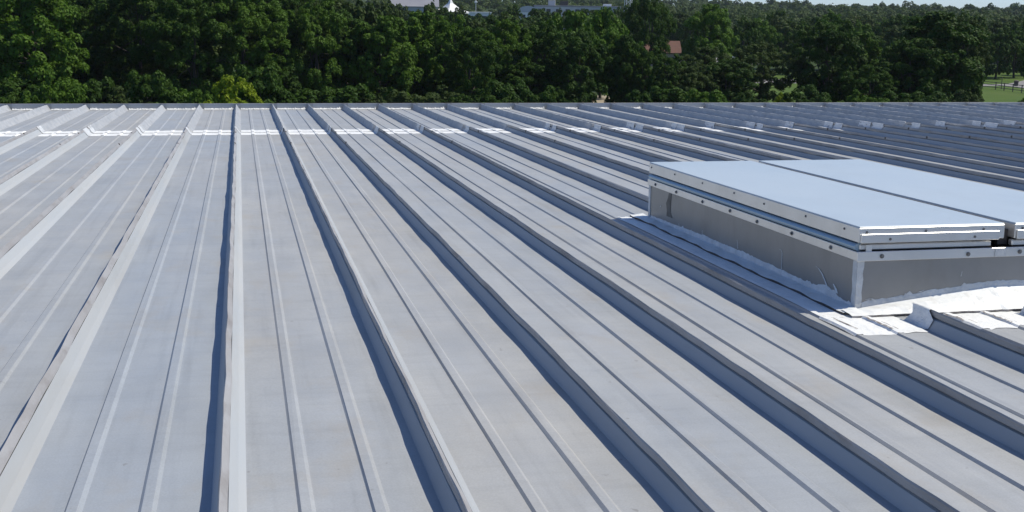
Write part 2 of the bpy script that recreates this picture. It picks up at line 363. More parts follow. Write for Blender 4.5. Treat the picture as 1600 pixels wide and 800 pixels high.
def sleeve_profile(d):
    return [(-.048, -.002 + d), (-.039, .001 + d), (-.017 - d, .044), (-.014 - d, .078), (-.0105, .0832 + d), (.000, .0752 + d), (.014, .0575 + d), (.039, .0195 + d), (.059, .002 + d), (.068, -.002 + d)]
def sleeve_mesh(y0, y1, seed, d=.003):
    rg = random.Random(seed); P = sleeve_profile(d); n = len(P); v = []; f = []
    a = [y0 + rg.uniform(-.03, .03) for _ in P]; b = [y1 + rg.uniform(-.03, .03) for _ in P]
    for s_ in (0, .33, .67, 1):
        for i, (x, z) in enumerate(P): v.append((x + rg.uniform(-.0015, .0015), a[i] + (b[i] - a[i]) * s_, z + rg.uniform(0, .002)))
    for j in range(3):
        for i in range(n - 1): f.append((j*n+i, (j+1)*n+i, (j+1)*n+i+1, j*n+i+1))
    return mesh(v, f, 'sleeve', True)
def pan_coat(x0, x1, ya, yb, ja, jb, seed, lift=.004, step=.022, n_bay=0, rows=3):
    """a coat brushed over a pan: follows the small ribs, ragged along both edges; x in roof units from bay n_bay's rib"""
    rg = random.Random(seed); xs = []; x = x0
    while x < x1 - 1e-6: xs.append(x); x += step * rg.uniform(.7, 1.3)
    xs.append(x1)
    for u, _ in PAN[1:-1]:
        if x0 < u < x1: xs.append(u)
    xs = sorted(xs); v = []; f = []; k = rows + 1; e0 = e1 = 0
    for x in xs:
        e0 = .6 * e0 + rg.uniform(-ja, ja); e1 = .6 * e1 + rg.uniform(-jb, jb)
        for j in range(k):
            t = j / rows; z = pan_z(x) + lift + (rg.uniform(0, .0015))
            if j in (0, rows): z -= lift * .75
            v.append((x, (ya + e0) * (1 - t) + (yb + e1) * t, z))
    for i in range(len(xs) - 1):
        for j in range(rows): f.append((i*k+j, (i+1)*k+j, (i+1)*k+j+1, i*k+j+1))
    return mesh(v, f, 'coat')

lap_coats = [(pan_coat(.064, .566, 15.44, 15.79, .012, .008, 200 + k), pan_coat(.064, .566, 15.86, 16.22, .006, .018, 220 + k)) for k in range(4)]
sleeves = [(sleeve_mesh(15.42, 15.78, 240 + k), sleeve_mesh(15.90, 16.26, 250 + k)) for k in range(4)]
flange_me = MB().box(.066, S - .048, YE - .004, YE + .004, -.004, .098).mesh()
cap_me = MB().bbox(-.05, S - .052, YE + .0045, YE + .05, .092, .1, .002).mesh()
def bead_mesh(seed):
    rg = random.Random(seed); v = []; f = []; x = .066; k = 0
    while x < S - .046:
        h = rg.uniform(.006, .02) * (2.0 if rg.random() < .12 else 1); d = rg.uniform(.025, .075)
        v += [(x, YE - .006 - d, .0005), (x, YE - .006 - d * .6, h * .8), (x, YE - .006, h + .006)]; k += 1; x += rg.uniform(.008, .02)
    for i in range(k - 1):
        for j in range(2): f.append((i*3+j, (i+1)*3+j, (i+1)*3+j+1, i*3+j+1))
    return mesh(v, f, 'bead', True)
beads = [bead_mesh(300 + k) for k in range(4)]
tab_me = MB().bbox(-.0145, .004, -.018, .018, .056, .0845, .003).mesh(); 
rnd = random.Random(5)
for n in range(N0, N1):
    x = n * S
    roof_part('roof_panel', pans_near[rnd.randrange(4)], None, x=x)
    p2 = roof_part('roof_panel', pans_far[rnd.randrange(3)], None, x=x)
    a, b = lap_coats[rnd.randrange(4)]
    roof_part('lap_coating', a, M['white'], x=x); roof_part('lap_coating', b, M['white'], x=x)
    roof_part('eave_flange', flange_me, M['rib'], x=x)
    roof_part('sealant_bead', beads[rnd.randrange(4)], M['bead'], x=x)
def sub(part, name, me, mat):
    o = O(name, me, mat, part); return o
for n in range(N0, N1 + 1):
    x = n * S
    if n in (5, 6, 7):
        for src in (ribs_front, ribs_back):
            a, b = src[n % 2]; r_ = roof_part('rib', a, None, x=x); sub(r_, 'seam', b, None)
    else:
        a, b = ribs_near[rnd.randrange(6)]; r_ = roof_part('rib', a, None, x=x); sub(r_, 'seam', b, None)
    for yy in (14.9 + rnd.uniform(-.05, .05), 13.4 + rnd.uniform(-.05, .05)):
        t_ = sub(r_, 'seam_tab', tab_me, M['dark']); t_.location = (0, yy, 0)
    roof_part('rib', lumps[rnd.randrange(5)], None, x=x)
    a, b = sleeves[rnd.randrange(4)]
    for me_ in (a, b):
        if rnd.random() < .22: continue
        k_ = rnd.uniform(.55, 1.05); roof_part('rib_patch', me_, M['patch'], x=x, y=15.8 * (1 - k_) + rnd.uniform(-.04, .04)).scale = (1, k_, 1)
# eave trim, gutter and walls under the roof
XA, XB = N0 * S, N1 * S
gut = MB()
gut.box(XA - .1, XB + .1, YE + .006, YE + .016, -.15, .0915)
gut.box(XA - .1, XB + .1, YE + .016, YE + .15, -.152, -.142); gut.box(XA - .1, XB + .1, YE + .15, YE + .16, -.152, -.02)
roof_part('gutter', gut.mesh(), M['rib'])
cap = MB().bbox(XA - .1, XB + .1, YE + .0045, YE + .030, .0925, .1005, .002)
roof_part('eave_cap', cap.mesh(), M['seam'])
def wall_part(x0, x1, y0, y1):
    zt = lambda y: (ROOF @ Vector((0, y, -.16))).z
    v = [(x0, y0, -.2), (x1, y0, -.2), (x1, y1, -.2), (x0, y1, -.2), (x0, y0, zt(y0)), (x1, y0, zt(y0)), (x1, y1, zt(y1)), (x0, y1, zt(y1))]
    o = O('wall', mesh(v, [(0,3,2,1),(4,5,6,7),(0,1,5,4),(1,2,6,5),(2,3,7,6),(3,0,4,7)]), M['wall'], bld); o.location = (-6, -5, 0)
wall_part(XA, XB, YE - .3, YE - .05); wall_part(XA, XB, Y0 + .05, Y0 + .3)
wall_part(XA, XA + .25, Y0 + .31, YE - .31); wall_part(XB - .25, XB, Y0 + .31, YE - .31)

# ------------------------------------------------------------------ the skylight
SX, SY = 3.68, 6.40
p = ROOF @ Vector((SX, SY, 0))
skl = E('roof_skylight', p, RROT)
tag(skl, 'raised twin-leaf rooflight with opal white covers on a grey metal curb', 'skylight')
def SP(name, mb, mat, parent=skl, smooth=False, bake=True):
    me = mb.mesh(name, smooth) if isinstance(mb, MB) else mb
    if bake:
        co = np.empty(len(me.vertices) * 3); me.vertices.foreach_get('co', co); co = co.reshape(-1, 3) - np.array([SX, SY, 0]); me.vertices.foreach_set('co', co.ravel()); me.update()
    return O(name, me, mat, parent)
KX0, KX1, KY0, KY1 = 2.872, 4.49, 4.935, 7.86
ZF0, ZF1 = .243, .286
SP('curb_panel', MB().box(KX0, KX0 + .02, KY0, KY1, -.002, ZF0 + .02), M['curb'])
SP('curb_panel', MB().box(KX1 - .02, KX1, KY0, KY1, -.002, ZF0 + .02), M['curb'])
SP('curb_panel', MB().box(KX0 + .021, KX1 - .021, KY0, KY0 + .02, -.002, ZF0 + .02), M['curb'])
SP('curb_panel', MB().box(KX0 + .021, KX1 - .021, KY1 - .02, KY1, -.002, ZF0 + .02), M['curb'])
def corner(x, y, sx, sy):
    rg = random.Random(int(x * 100 + y * 10)); m_ = MB()
    zs = [0 + (ZF0 - .001) * i / 8 for i in range(9)]
    for ax in (0, 1):
        wd = .034 if ax == 0 else .030
        inner = [wd * rg.uniform(.85, 1.1) for _ in zs]
        v = []; f = []
        for z, e in zip(zs, inner):
            if ax == 0: v += [(x - sx * .004, y - sy * .004, z), (x - sx * .004, y + sy * e, z), (x + sx * .002, y + sy * e, z)]
            else: v += [(x - sx * .004, y - sy * .005, z), (x + sx * e, y - sy * .004, z), (x + sx * e, y + sy * .002, z)]
        for i in range(8):
            for j in range(2): f.append((i*3+j, i*3+j+1, (i+1)*3+j+1, (i+1)*3+j))
        m_.add(v, f)
    return SP('corner_strip', m_, M['greyseal'])
corner(KX0, KY0, 1, 1); corner(KX0, KY1, 1, -1); corner(KX1, KY0, -1, 1); corner(KX1, KY1, -1, -1)
d_ = .012
fl = [SP('curb_flange', MB().bbox(KX0 - d_, KX0 - .001, KY0 - d_ + .001, KY1 + d_, ZF0, ZF1, .002), M['alu']),
      SP('curb_flange', MB().bbox(KX1 + .001, KX1 + d_, KY0 - d_ + .001, KY1 + d_, ZF0, ZF1, .002), M['alu']),
      SP('curb_flange', MB().bbox(KX0 - d_ - .001, KX1 + d_ + .001, KY0 - d_ - .003, KY0 - .001, ZF0 - .001, ZF1 + .001, .002), M['alu']),
      SP('curb_flange', MB().bbox(KX0 - d_ + .003, KX1 + d_ - .003, KY1 + .001, KY1 + d_ + .003, ZF0, ZF1 - .002, .002), M['alu'])]
SP('curb_top', MB().box(KX0, KX1, KY0, KY1, ZF0 + .021, ZF1 - .006), M['dark'])  # dark sheet paints the shade seen between flange and covers
scr = MB(); scr.tube((0, 0, 0), (0, 0, .0035), .011, .011, 10); scr.tube((0, 0, .0035), (0, 0, .009), .0075, .006, 6)
scr_me = scr.mesh('screw')
def screw(parent, x, y, z, rot):
    o = O('screw', scr_me, M['screw'], parent); o.location = (x - SX, y - SY, z); o.rotation_euler = rot; return o
ROT_L, ROT_F, ROT_R = (0, -math.pi/2, 0), (math.pi/2, 0, 0), (0, math.pi/2, 0)
rg = random.Random(3)
for i in range(7): screw(fl[0], KX0 - d_, KY0 + .26 + i * .415 + rg.uniform(-.03, .03), .264 + rg.uniform(-.004, .004), ROT_L)
for i in range(7): screw(fl[1], KX1 + d_, KY0 + .26 + i * .415, .264, ROT_R)
for xx in (2.985, 3.44, 3.72, 4.1, 4.4): screw(fl[2], xx, KY0 - d_ - .003, .263 + rg.uniform(-.004, .004), ROT_F)
# half-round rail, sky reflection painted blue-grey, between curb and cover on the long sides; flat bar along the ends
def rail(x, y0, y1):
    v = []; f = []; k = 10
    for y in (y0, y1):
        for i in range(k):
            t = math.pi * i / (k - 1); s_ = -1 if x < SX else 1
            v.append((x + s_ * .032 * math.sin(t), y, .305 - .020 * math.cos(t)))
    f = [(i, i + 1, k + i + 1, k + i) for i in range(k - 1)] + [tuple(range(k)), tuple(range(k, 2*k))]
    return SP('rail', mesh(v, f, 'rail', False), M['rail'])
rail(KX0 + .014, KY0 + .012, KY1 - .02); rail(KX1 - .014, KY0 + .03, KY1 - .02)
CVX = ((2.866, 3.634), (3.690, 4.496)); CY0, CY1 = 4.93, 7.86
for (a, b) in CVX:
    e0, e1 = (a + .012, b - (.06 if a < 3 else .01))
    if a > 3: e0 = a - .005
    SP('end_bar', MB().bbox(e0, e1, CY0 + .006, CY0 + .04, .291, .320, .005), M['alu'])
    SP('end_bar', MB().bbox(e0, e1, CY1 - .04, CY1 - .006, .291, .320, .005), M['alu'])
SP('bracket', MB().box(2.905, 2.935, CY0 - .004, CY0 + .005, .287, .318), M['alu'])
for ci, (a, b) in enumerate(CVX):
    cv = SP('cover', MB().bbox(a + .001, b - .001, CY0 + .001, CY1 - .001, .398, .4045, .0025), M['acrylic'])
    zc0, zc1 = .329, .3985
    rim = MB(); rim.bbox(a, a + .012, CY0, CY1, zc0, zc1, .002); sideL = SP('rim', rim, M['alu'], cv)
    rim = MB(); rim.bbox(b - .012, b, CY0, CY1, zc0, zc1, .002); sideR = SP('rim', rim, M['alu'], cv)
    rim = MB(); rim.bbox(a + .0005, b - .0005, CY0 - .002, CY0 + .012, zc0 + .002, zc1 - .0005, .002); sideF = SP('rim', rim, M['alu'], cv)
    rim = MB(); rim.bbox(a + .0005, b - .0005, CY1 - .012, CY1 + .002, zc0, zc1 - .0005, .002); SP('rim', rim, M['alu'], cv)
    lip = MB(); lip.bbox(a + .006, b - (.035 if ci == 0 else .003), CY0 - .016, CY0 - .0025, zc0 - .001, zc0 + .042, .002); lp = SP('lip', lip, M['alu'], cv)
    for i in range(7):
        for side, xx, rt in ((sideL, a - .000, ROT_L), (sideR, b + .000, ROT_R)):
            if (ci == 0 and rt is ROT_R) or (ci == 1 and rt is ROT_L): continue
            s_ = screw(side, xx, CY0 + .12 + i * .455 + rg.uniform(-.04, .04), .372 + rg.uniform(-.006, .006), rt); s_.scale = (.6,) * 3
    for i, t in enumerate((.05, .45, .85)):
        s_ = screw(sideF, a + (b - a) * t, CY0 - .002, .378, ROT_F); s_.scale = (.6,) * 3
    for t in (.2, .78):
        s_ = screw(lp, a + (b - a) * t, CY0 - .016, .345, ROT_F); s_.scale = (.6,) * 3
SP('centre_gap_shade', MB().box(3.6345, 3.6895, CY0 + .05, CY1 - .05, .292, .366), M['dark'])  # dark filler, painted shade for the open gap between the two covers
SP('tape_patch', MB().box(3.585, 3.645, KY0 - d_ - .0065, KY0 - d_ - .0035, ZF0 + .001, ZF1 - .002), M['greyseal'])

# sealant brushed up the curb faces (ragged top edge with stray licks), and the flashing on the roof
def smear(pts, face, seed, mat, out=.004):
    """pts: list of (s, low, high); face 'L' runs along y on the left curb face, 'F' along x on the front one"""
    v = []; f = []
    for s_, lo, hi in pts:
        for z, o in ((lo, out * 1.6), ((lo + hi) / 2, out), (hi, .0012)):
            v.append((KX0 - o, s_, z) if face == 'L' else (s_, KY0 - o, z))
    for i in range(len(pts) - 1):
        for j in range(2):
            q = (i*3+j, (i+1)*3+j, (i+1)*3+j+1, i*3+j+1); f.append(q)
    return mesh(v, f, 'smear')
rg = random.Random(12); pts = []; y = KY0 + .035; e = 0
while y < KY1 - .03:
    t = (y - KY0) / (KY1 - KY0); e = .75 * e + rg.uniform(-.005, .005)
    hi = .028 + .022 * math.sin(t * math.pi) + abs(e) + (.016 * rg.random() if rg.random() < .12 else 0) + .03 * math.exp(-((t - .10) / .03) ** 2)
    pts.append((y, .006, hi)); y += rg.uniform(.012, .03)
SP('sealant', smear(pts, 'L', 1, M['bead']), M['bead'])
def fl_height(x):   # how far the front flashing climbs the curb
    return .012 + .085 * min(1, max(0, (x - KX0) / .72)) ** .9
pts = []; x = KX0 + .03; e = 0
while x < KX1 - .02:
    e = .7 * e + rg.uniform(-.005, .005); t = (x - KX0) / .72
    pts.append((x, fl_height(x) - .004, fl_height(x) + .022 + abs(e) + (.018 * rg.random() if rg.random() < .15 else 0))); x += rg.uniform(.01, .022)
SP('sealant', smear(pts, 'F', 2, M['greyseal']), M['greyseal'])
def lick(face, path, w0):
    v = []; f = []
    for i, (s_, z) in enumerate(path):
        wd = w0 * (1 - .6 * i / (len(path) - 1)) * rg.uniform(.7, 1.2)
        for k in (-1, 1): v.append((KX0 - .0025, s_ + k * wd, z) if face == 'L' else (s_ + k * wd, KY0 - .0025, z))
    f = [(2*i, 2*i+1, 2*i+3, 2*i+2) for i in range(len(path) - 1)]
    return mesh(v, f, 'lick')
for fc, path, w0 in (('L', [(5.20, .05), (5.235, .085), (5.27, .115), (5.31, .135), (5.34, .14)], .010), ('L', [(5.11, .05), (5.125, .07), (5.15, .088)], .014),
                     ('L', [(5.72, .05), (5.722, .10), (5.724, .14), (5.74, .155), (5.76, .15)], .004), ('L', [(6.3, .06), (6.305, .09), (6.315, .11)], .004),
                     ('L', [(6.85, .05), (6.85, .08)], .005), ('L', [(7.25, .04), (7.26, .06)], .006), ('L', [(7.62, .12), (7.61, .13)], .012),
                     ('F', [(2.93, .055), (2.95, .06), (2.985, .045), (3.01, .035)], .012), ('F', [(3.125, .06), (3.13, .078)], .004), ('F', [(3.42, .15), (3.425, .175)], .0025),
                     ('F', [(3.20, .08), (3.23, .09)], .01)):
    SP('sealant_smear', lick(fc, path, w0), M['bead'] if fc == 'L' else M['greyseal'])
SP('stain', lick('L', [(7.44, .075), (7.46, .11), (7.47, .16), (7.45, .20), (7.44, .235)], .05), M['stain'])
# white flashing pieces on the roof around the curb
def grid_sheet(fn, us, vs_):
    v = [fn(a, b) for a in us for b in vs_]; k = len(vs_)
    f = [(i*k+j, (i+1)*k+j, (i+1)*k+j+1, i*k+j+1) for i in range(len(us)-1) for j in range(k-1)]
    return mesh(v, f, 'sheet')
lin = lambda a, b, n: [a + (b - a) * i / (n - 1) for i in range(n)]
rj = random.Random(77)
jx = {}
def front_fn(x, t):
    zt = fl_height(x); k = round(x, 4)
    if k not in jx: jx[k] = rj.uniform(-.006, .006)
    yf = 4.795 + jx[k]
    y = KY0 - .001 + (yf - KY0) * t
    z = zt * (1 - t) + .013 * t + (.006 * math.sin(t * math.pi))
    return (x, y, z + (.004 if .2 < t < .9 else 0) * rj.random())
me = grid_sheet(front_fn, lin(KX0 - .09, KX1 + .06, 60), [0, .2, .4, .6, .8, 1, ])
SP('flashing', me, M['flash'])
SP('flashing_edge', grid_sheet(lambda x, t: (x, 4.797 + jx.get(round(x, 4), 0) - .002, .0125 - t * .007), lin(KX0 - .09, KX1 + .06, 60), [0, 1]), M['grime'])
def left_fn(y, t):
    return (KX0 - .001 - t * (.098 + .006 * math.sin(y * 9)), y, .020 * (1 - t) + .016 * t + .003 * math.sin(y * 23 + t * 5))
SP('flashing', grid_sheet(left_fn, lin(4.86, KY1 + .12, 50), [0, .35, .7, 1]), M['flash'])
SP('flashing_edge', grid_sheet(lambda y, t: (left_fn(y, 1)[0] + .001, y, left_fn(y, 1)[2] - .0005 - t * .012), lin(4.86, KY1 + .12, 50), [0, 1]), M['dark'])  # dark strip stands in for shade in the open gap below the sheet
def roof_coat(n, *a, **k):
    me = pan_coat(*a, **k); co = np.empty(len(me.vertices) * 3); me.vertices.foreach_get('co', co); co = co.reshape(-1, 3); co[:, 0] += n * S
    me.vertices.foreach_set('co', co.ravel()); return SP('roof_coating', me, M['white'])
roof_coat(4, .19, .555, 4.50, 4.83, .012, .004, 401, rows=4)
roof_coat(5, .066, .566, 4.50, 4.80, .014, .004, 402, rows=4)
roof_coat(6, .066, .566, 4.47, 4.80, .014, .004, 403, rows=4)
roof_coat(7, .066, .40, 4.50, 4.80, .014, .004, 404, rows=4)
roof_coat(4, .20, .42, 4.83, 7.84, .004, .02, 405, rows=10, step=.02)
roof_coat(4, .24, .60, 7.84, 7.97, .004, .04, 406)
for n in (5, 6, 7):
    me = sleeve_mesh(4.56, 4.728, 420 + n); co = np.empty(len(me.vertices) * 3); me.vertices.foreach_get('co', co); co = co.reshape(-1, 3); co[:, 0] += n * S
    me.vertices.foreach_set('co', co.ravel()); SP('rib_patch', me, M['bead'])

# grimy cracks where the coating has split along the small ribs
def crack(path, w0, z):
    rg = random.Random(int(path[0][0] * 1000)); pts = []
    for (a, b), (c, d) in zip(path, path[1:]):
        for i in range(6): pts.append((a + (c - a) * i / 6 + rg.uniform(-.003, .003), b + (d - b) * i / 6))
    v = []; f = []
    for i, (x, y) in enumerate(pts):
        u = (x / S) % 1 * S; zz = pan_z(u) + z
        wd = w0 * rg.uniform(.15, 1); v += [(x - wd, y, zz), (x + wd, y, zz + .0006)]
    f = [(2*i, 2*i+1, 2*i+3, 2*i+2) for i in range(len(pts) - 1)]
    return SP('crack', mesh(v, f, 'crack'), M['grime'])
for path, w0 in (([(2.83, 4.78), (2.835, 4.62), (2.838, 4.52)], .006), ([(2.872, 4.70), (2.874, 4.53)], .004), ([(3.245, 4.78), (3.248, 4.60)], .006), ([(3.29, 4.74), (3.292, 4.56)], .004),
                 ([(3.44, 4.77), (3.442, 4.62), (3.445, 4.54)], .007), ([(3.48, 4.72), (3.484, 4.55)], .004), ([(2.69, 4.80), (2.70, 4.55)], .004), ([(3.86, 4.77), (3.862, 4.6)], .006)):
    crack(path, w0, .0075)

# ------------------------------------------------------------------ trees
def set_mesh_fast(name, verts, quads, tint=None, mat=None):
    nv, nf = len(verts), len(quads); k = quads.shape[1]
    me = bpy.data.meshes.new(name); me.vertices.add(nv); me.vertices.foreach_set('co', verts.astype(np.float32).ravel())
    me.loops.add(nf * k); me.loops.foreach_set('vertex_index', quads.astype(np.int32).ravel())
    me.polygons.add(nf); me.polygons.foreach_set('loop_start', np.arange(0, nf * k, k, dtype=np.int32))
    me.update(calc_edges=True)
    if tint is not None:
        at = me.attributes.new('tint', 'FLOAT', 'POINT'); at.data.foreach_set('value', tint.astype(np.float32))
    if mat: me.materials.append(mat)
    return me
def leaves(rng, C, RC, cw, n, ls, squash=.7, outward=None):
    """n leaf faces spread over clumps at C with radius RC (weights cw)"""
    k = rng.choice(len(C), n, p=cw / cw.sum())
    d = rng.normal(size=(n, 3)); d /= np.linalg.norm(d, axis=1)[:, None]
    ref = outward[k]; s = (d * ref).sum(1); flip = s < -.25; d[flip] *= -1
    rad = RC[k] * (rng.uniform(.55, 1.06, n) ** .6)
    pos = C[k] + d * rad[:, None] * np.array([1, 1, squash])
    nor = d * 1.0 + rng.normal(size=(n, 3)) * .36 + np.array([0, 0, .25]); nor /= np.linalg.norm(nor, axis=1)[:, None]
    a = np.cross(nor, rng.normal(size=(n, 3))); a /= np.linalg.norm(a, axis=1)[:, None]; b = np.cross(nor, a)
    sz = ls * rng.uniform(.55, 1.35, n)[:, None]
    el = rng.uniform(.45, .8, n)[:, None]; sk = rng.uniform(-.3, .3, n)[:, None]
    v = np.stack([pos - a * sz, pos + b * sz * el + a * sz * sk, pos + a * sz - nor * sz * .25, pos - b * sz * el + a * sz * sk], 1).reshape(-1, 3)
    q = np.arange(n * 4).reshape(-1, 4)
    tint = np.repeat(np.clip(rng.uniform(0, .55, n) + rng.uniform(0, .45, len(C))[k], 0, 1), 4)
    return v, q, tint
def crown_data(seed, Rr, z0, z1, nb, nl, ls, shape='round', nb0=1):
    """boughs spread over an egg-shaped crown, each bough a cluster of leaf clumps, dark gaps left between the boughs"""
    rng = np.random.default_rng(seed); B = []; zc = z0 + (z1 - z0) * .5; hz = (z1 - z0) / 2
    lob = rng.uniform(0, 6.28, 3); tries = 0
    while len(B) < nb:
        tries += 1
        d = rng.normal(size=3); d /= np.linalg.norm(d)
        t = rng.uniform(.45, 1) ** .45
        az = math.atan2(d[1], d[0]); wob = 1 + .14 * math.sin(2 * az + lob[0]) + .11 * math.sin(3 * az + lob[1]) + .10 * math.sin(5 * d[2] + lob[2])
        r = Rr * rng.uniform(.18, .36) / math.sqrt(nb / nb0); low = .9 if d[2] < 0 else 1
        c = np.array((d[0] * (Rr - r) * t * wob * low, d[1] * (Rr - r) * t * wob * low, zc + d[2] * (hz - r * .6) * t))
        if tries < 4000 and any(np.linalg.norm((c - b_[0]) * (1, 1, .8)) < .62 * (r + b_[1]) for b_ in B): continue
        B.append((c, r))
    C = []; RC = []; T = []
    for c, r in B:
        tb = rng.uniform(0, .5)
        for _ in range(9):
            d = rng.normal(size=3); d /= np.linalg.norm(d); d[2] = d[2] * .85 + .1
            C.append(c + d * r * rng.uniform(.35, .85)); RC.append(r * rng.uniform(.30, .52)); T.append(tb)
    C = np.array(C); RC = np.array(RC)
    out = C - np.array([0, 0, zc - hz * .4]); out /= np.linalg.norm(out, axis=1)[:, None] + 1e-6; out = out * .6 + np.array([0, 0, .6]); out /= np.linalg.norm(out, axis=1)[:, None]
    v, q, t = leaves(rng, C, RC, RC ** 2, nl, ls, .95, out)
    rad = np.hypot(v[:, 0], v[:, 1]); v[:, :2] *= Rr / np.percentile(rad, 97)
    v[:, 2] = z0 + (v[:, 2] - np.percentile(v[:, 2], .5)) * (z1 - z0) / (np.percentile(v[:, 2], 99.7) - np.percentile(v[:, 2], .5))
    return C[::9], RC, v, q, t
def trunk_mesh(seed, C, z1, r0):
    rg = random.Random(seed); m_ = MB(); p = Vector((0, 0, -.3)); r = r0; path = [(p, r)]
    for i in range(5):
        p = p + Vector((rg.uniform(-.25, .25), rg.uniform(-.25, .25), (z1 * .72 + .3) / 5)); r *= .8; path.append((p, r))
    for (a, ra), (b, rb) in zip(path, path[1:]): m_.tube(a, b, ra, rb, 8, False)
    idx = sorted(range(len(C)), key=lambda i: rg.random())[:9]
    for i in idx:
        c = Vector(C[i]); s0, rs = path[rg.choice((2, 3, 4))]
        mid = s0.lerp(c, .5) + Vector((0, 0, rg.uniform(-.3, .5)))
        m_.tube(s0, mid, rs * .5, rs * .3, 6, False); m_.tube(mid, c, rs * .3, .03, 6, False)
    return m_.mesh('trunk', True)
PROTO = {}
def proto(kind, k):
    key = (kind, k)
    if key in PROTO: return PROTO[key]
    if kind == 'near': Rr, z0, z1, nc, nl, ls = 4.6, .4, 11., 44, 42000, .115
    elif kind == 'tall': Rr, z0, z1, nc, nl, ls = 5.6, .5, 16., 52, 56000, .135
    elif kind == 'mid': Rr, z0, z1, nc, nl, ls = 5.0, .9, 11., 30, 12000, .22
    else: Rr, z0, z1, nc, nl, ls = 2.8, -.4, 5., 22, 15000, .095
    vary = (1, .68, 1.35, .82, 1.15)[k % 5]; nc = int(nc * vary); ls *= (1, 1.22, .84, 1.1, .92)[k % 5]; nl = int(nl * (1, .72, 1.15, .85, 1)[k % 5])
    C, RC, v, q, t = crown_data(1000 + k * 17 + len(kind) * 131, Rr, z0, z1, nc, nl, ls, 'bush' if kind == 'bush' else 'round', nc / vary)
    PROTO[key] = (v, q, t, trunk_mesh(k + 3, C, z1, .34 if kind != 'bush' else .09), Rr, z1, {}); return PROTO[key]
ZUP = 0
def tree(px, ytop, wpx, d, kind, k, lm, name, label, cat, group=None, rot=None):
    v, q, t, tm, Rr, z1, cache = proto(kind, k)
    if 0 not in cache: cache[0] = set_mesh_fast('crown', v, q, t, LEAF[0])
    x, y = bearing_point(px, d); gz = float(tz(x, y))
    h = level_of(px, ytop, d) - gz; r = wpx * d / FPX / 2
    e = E(name, (x, y, gz), (0, 0, rot if rot is not None else (px * 7.3 + d) % 6.28)); e.scale = (r / Rr, r / Rr, h / z1)
    tag(e, label, cat, group)
    co = O('crown', cache[0], None, e); co.material_slots[0].link = 'OBJECT'; co.material_slots[0].material = LEAF[lm]; O('trunk', tm, M['bark'], e)
    return e
WOOD = 'tall trees of the wood behind the roof edge'
ROW = 'round trees of the row beyond the roof edge'
LT = {0: 'tall dark green tree in the dense wood close behind the roof edge', 1: 'tall fresh green tree in the dense wood close behind the roof edge', 3: 'tall dull olive tree at the back of the dense wood behind the roof edge'}
LR = {0: 'dark green round tree in the row just beyond the roof edge', 1: 'fresh green round tree in the row just beyond the roof edge', 3: 'dull olive round tree in the row by the lawn strip'}
# the wood on the left: tall, reaching above the picture
for i, (px, yt, wd, d, k, lm) in enumerate([(-95, -60, 170, 122, 0, 0), (-20, -30, 150, 118, 1, 1), (75, -40, 165, 116, 2, 1), (165, -12, 130, 134, 0, 0), (235, -40, 150, 128, 1, 0),
        (315, -30, 140, 122, 2, 0), (395, -25, 140, 126, 0, 1), (455, -10, 110, 134, 1, 0), (120, -60, 180, 146, 2, 0), (20, -60, 190, 148, 0, 0), (280, -50, 180, 148, 0, 3), (360, -45, 160, 150, 1, 0), (440, -35, 150, 152, 2, 3)]):
    tree(px, yt, wd, d, 'tall', (k + 2 * i) % 5, lm, 'tall_tree', LT[lm], 'tree', WOOD)
for i, (px, yt, wd, d, k, lm) in enumerate([(500, 4, 110, 132, 0, 1), (545, 20, 115, 136, 1, 0), (600, 26, 115, 134, 2, 1), (655, 20, 120, 140, 0, 1), (700, 26, 95, 138, 1, 1), (735, 44, 95, 132, 2, 0),
        (785, 32, 105, 142, 0, 1), (840, 34, 105, 144, 1, 0), (893, 48, 90, 138, 2, 0), (950, 46, 84, 150, 0, 1), (968, 54, 70, 146, 1, 0), (1000, 72, 70, 146, 2, 0), (1035, 84, 74, 142, 0, 0),
        (1085, 72, 105, 150, 1, 3), (1120, 90, 84, 144, 0, 0), (1172, 66, 112, 152, 2, 3), (1062, 98, 84, 142, 2, 3)]):
    tree(px, yt, wd, d, 'near', (k + 2 * i) % 5, lm, 'leafy_tree', LR[lm], 'tree', ROW)
# the big trees on the right, by the lawn
tree(1275, 32, 112, 150, 'near', 0, 0, 'leafy_tree', 'dark round-topped tree between the lawn strip and the big spreading tree', 'tree')
tree(1322, 50, 90, 156, 'near', 1, 1, 'leafy_tree', 'lighter green tree leaning on the dark round-topped tree', 'tree')
tree(1338, 100, 84, 142, 'near', 2, 0, 'leafy_tree', 'low dense tree filling the foot of the two right-hand crowns', 'tree')
tree(1438, 20, 165, 150, 'near', 1, 0, 'leafy_tree', 'big dark spreading tree beside the sunny lawn', 'tree')
tree(1474, 28, 92, 154, 'near', 2, 3, 'leafy_tree', 'dull green tree at the lawn edge, joined to the big spreading tree', 'tree')
tree(1402, 60, 100, 146, 'near', 0, 0, 'leafy_tree', 'shorter dark tree tucked against the big spreading tree', 'tree')
tree(1622, 56, 124, 158, 'near', 2, 0, 'leafy_tree', 'dark tree whose crown overhangs the grey road beside the lawn', 'tree')
for px, yt, wd, d, k in ((1528, 42, 60, 246, 0), (1556, 50, 56, 252, 1), (1590, 46, 60, 262, 2)):
    tree(px, yt, wd, d, 'mid', k, 0, 'lawn_tree', 'dark shade tree standing on the far lawn beyond the fence', 'tree', 'shade trees on the far lawn')
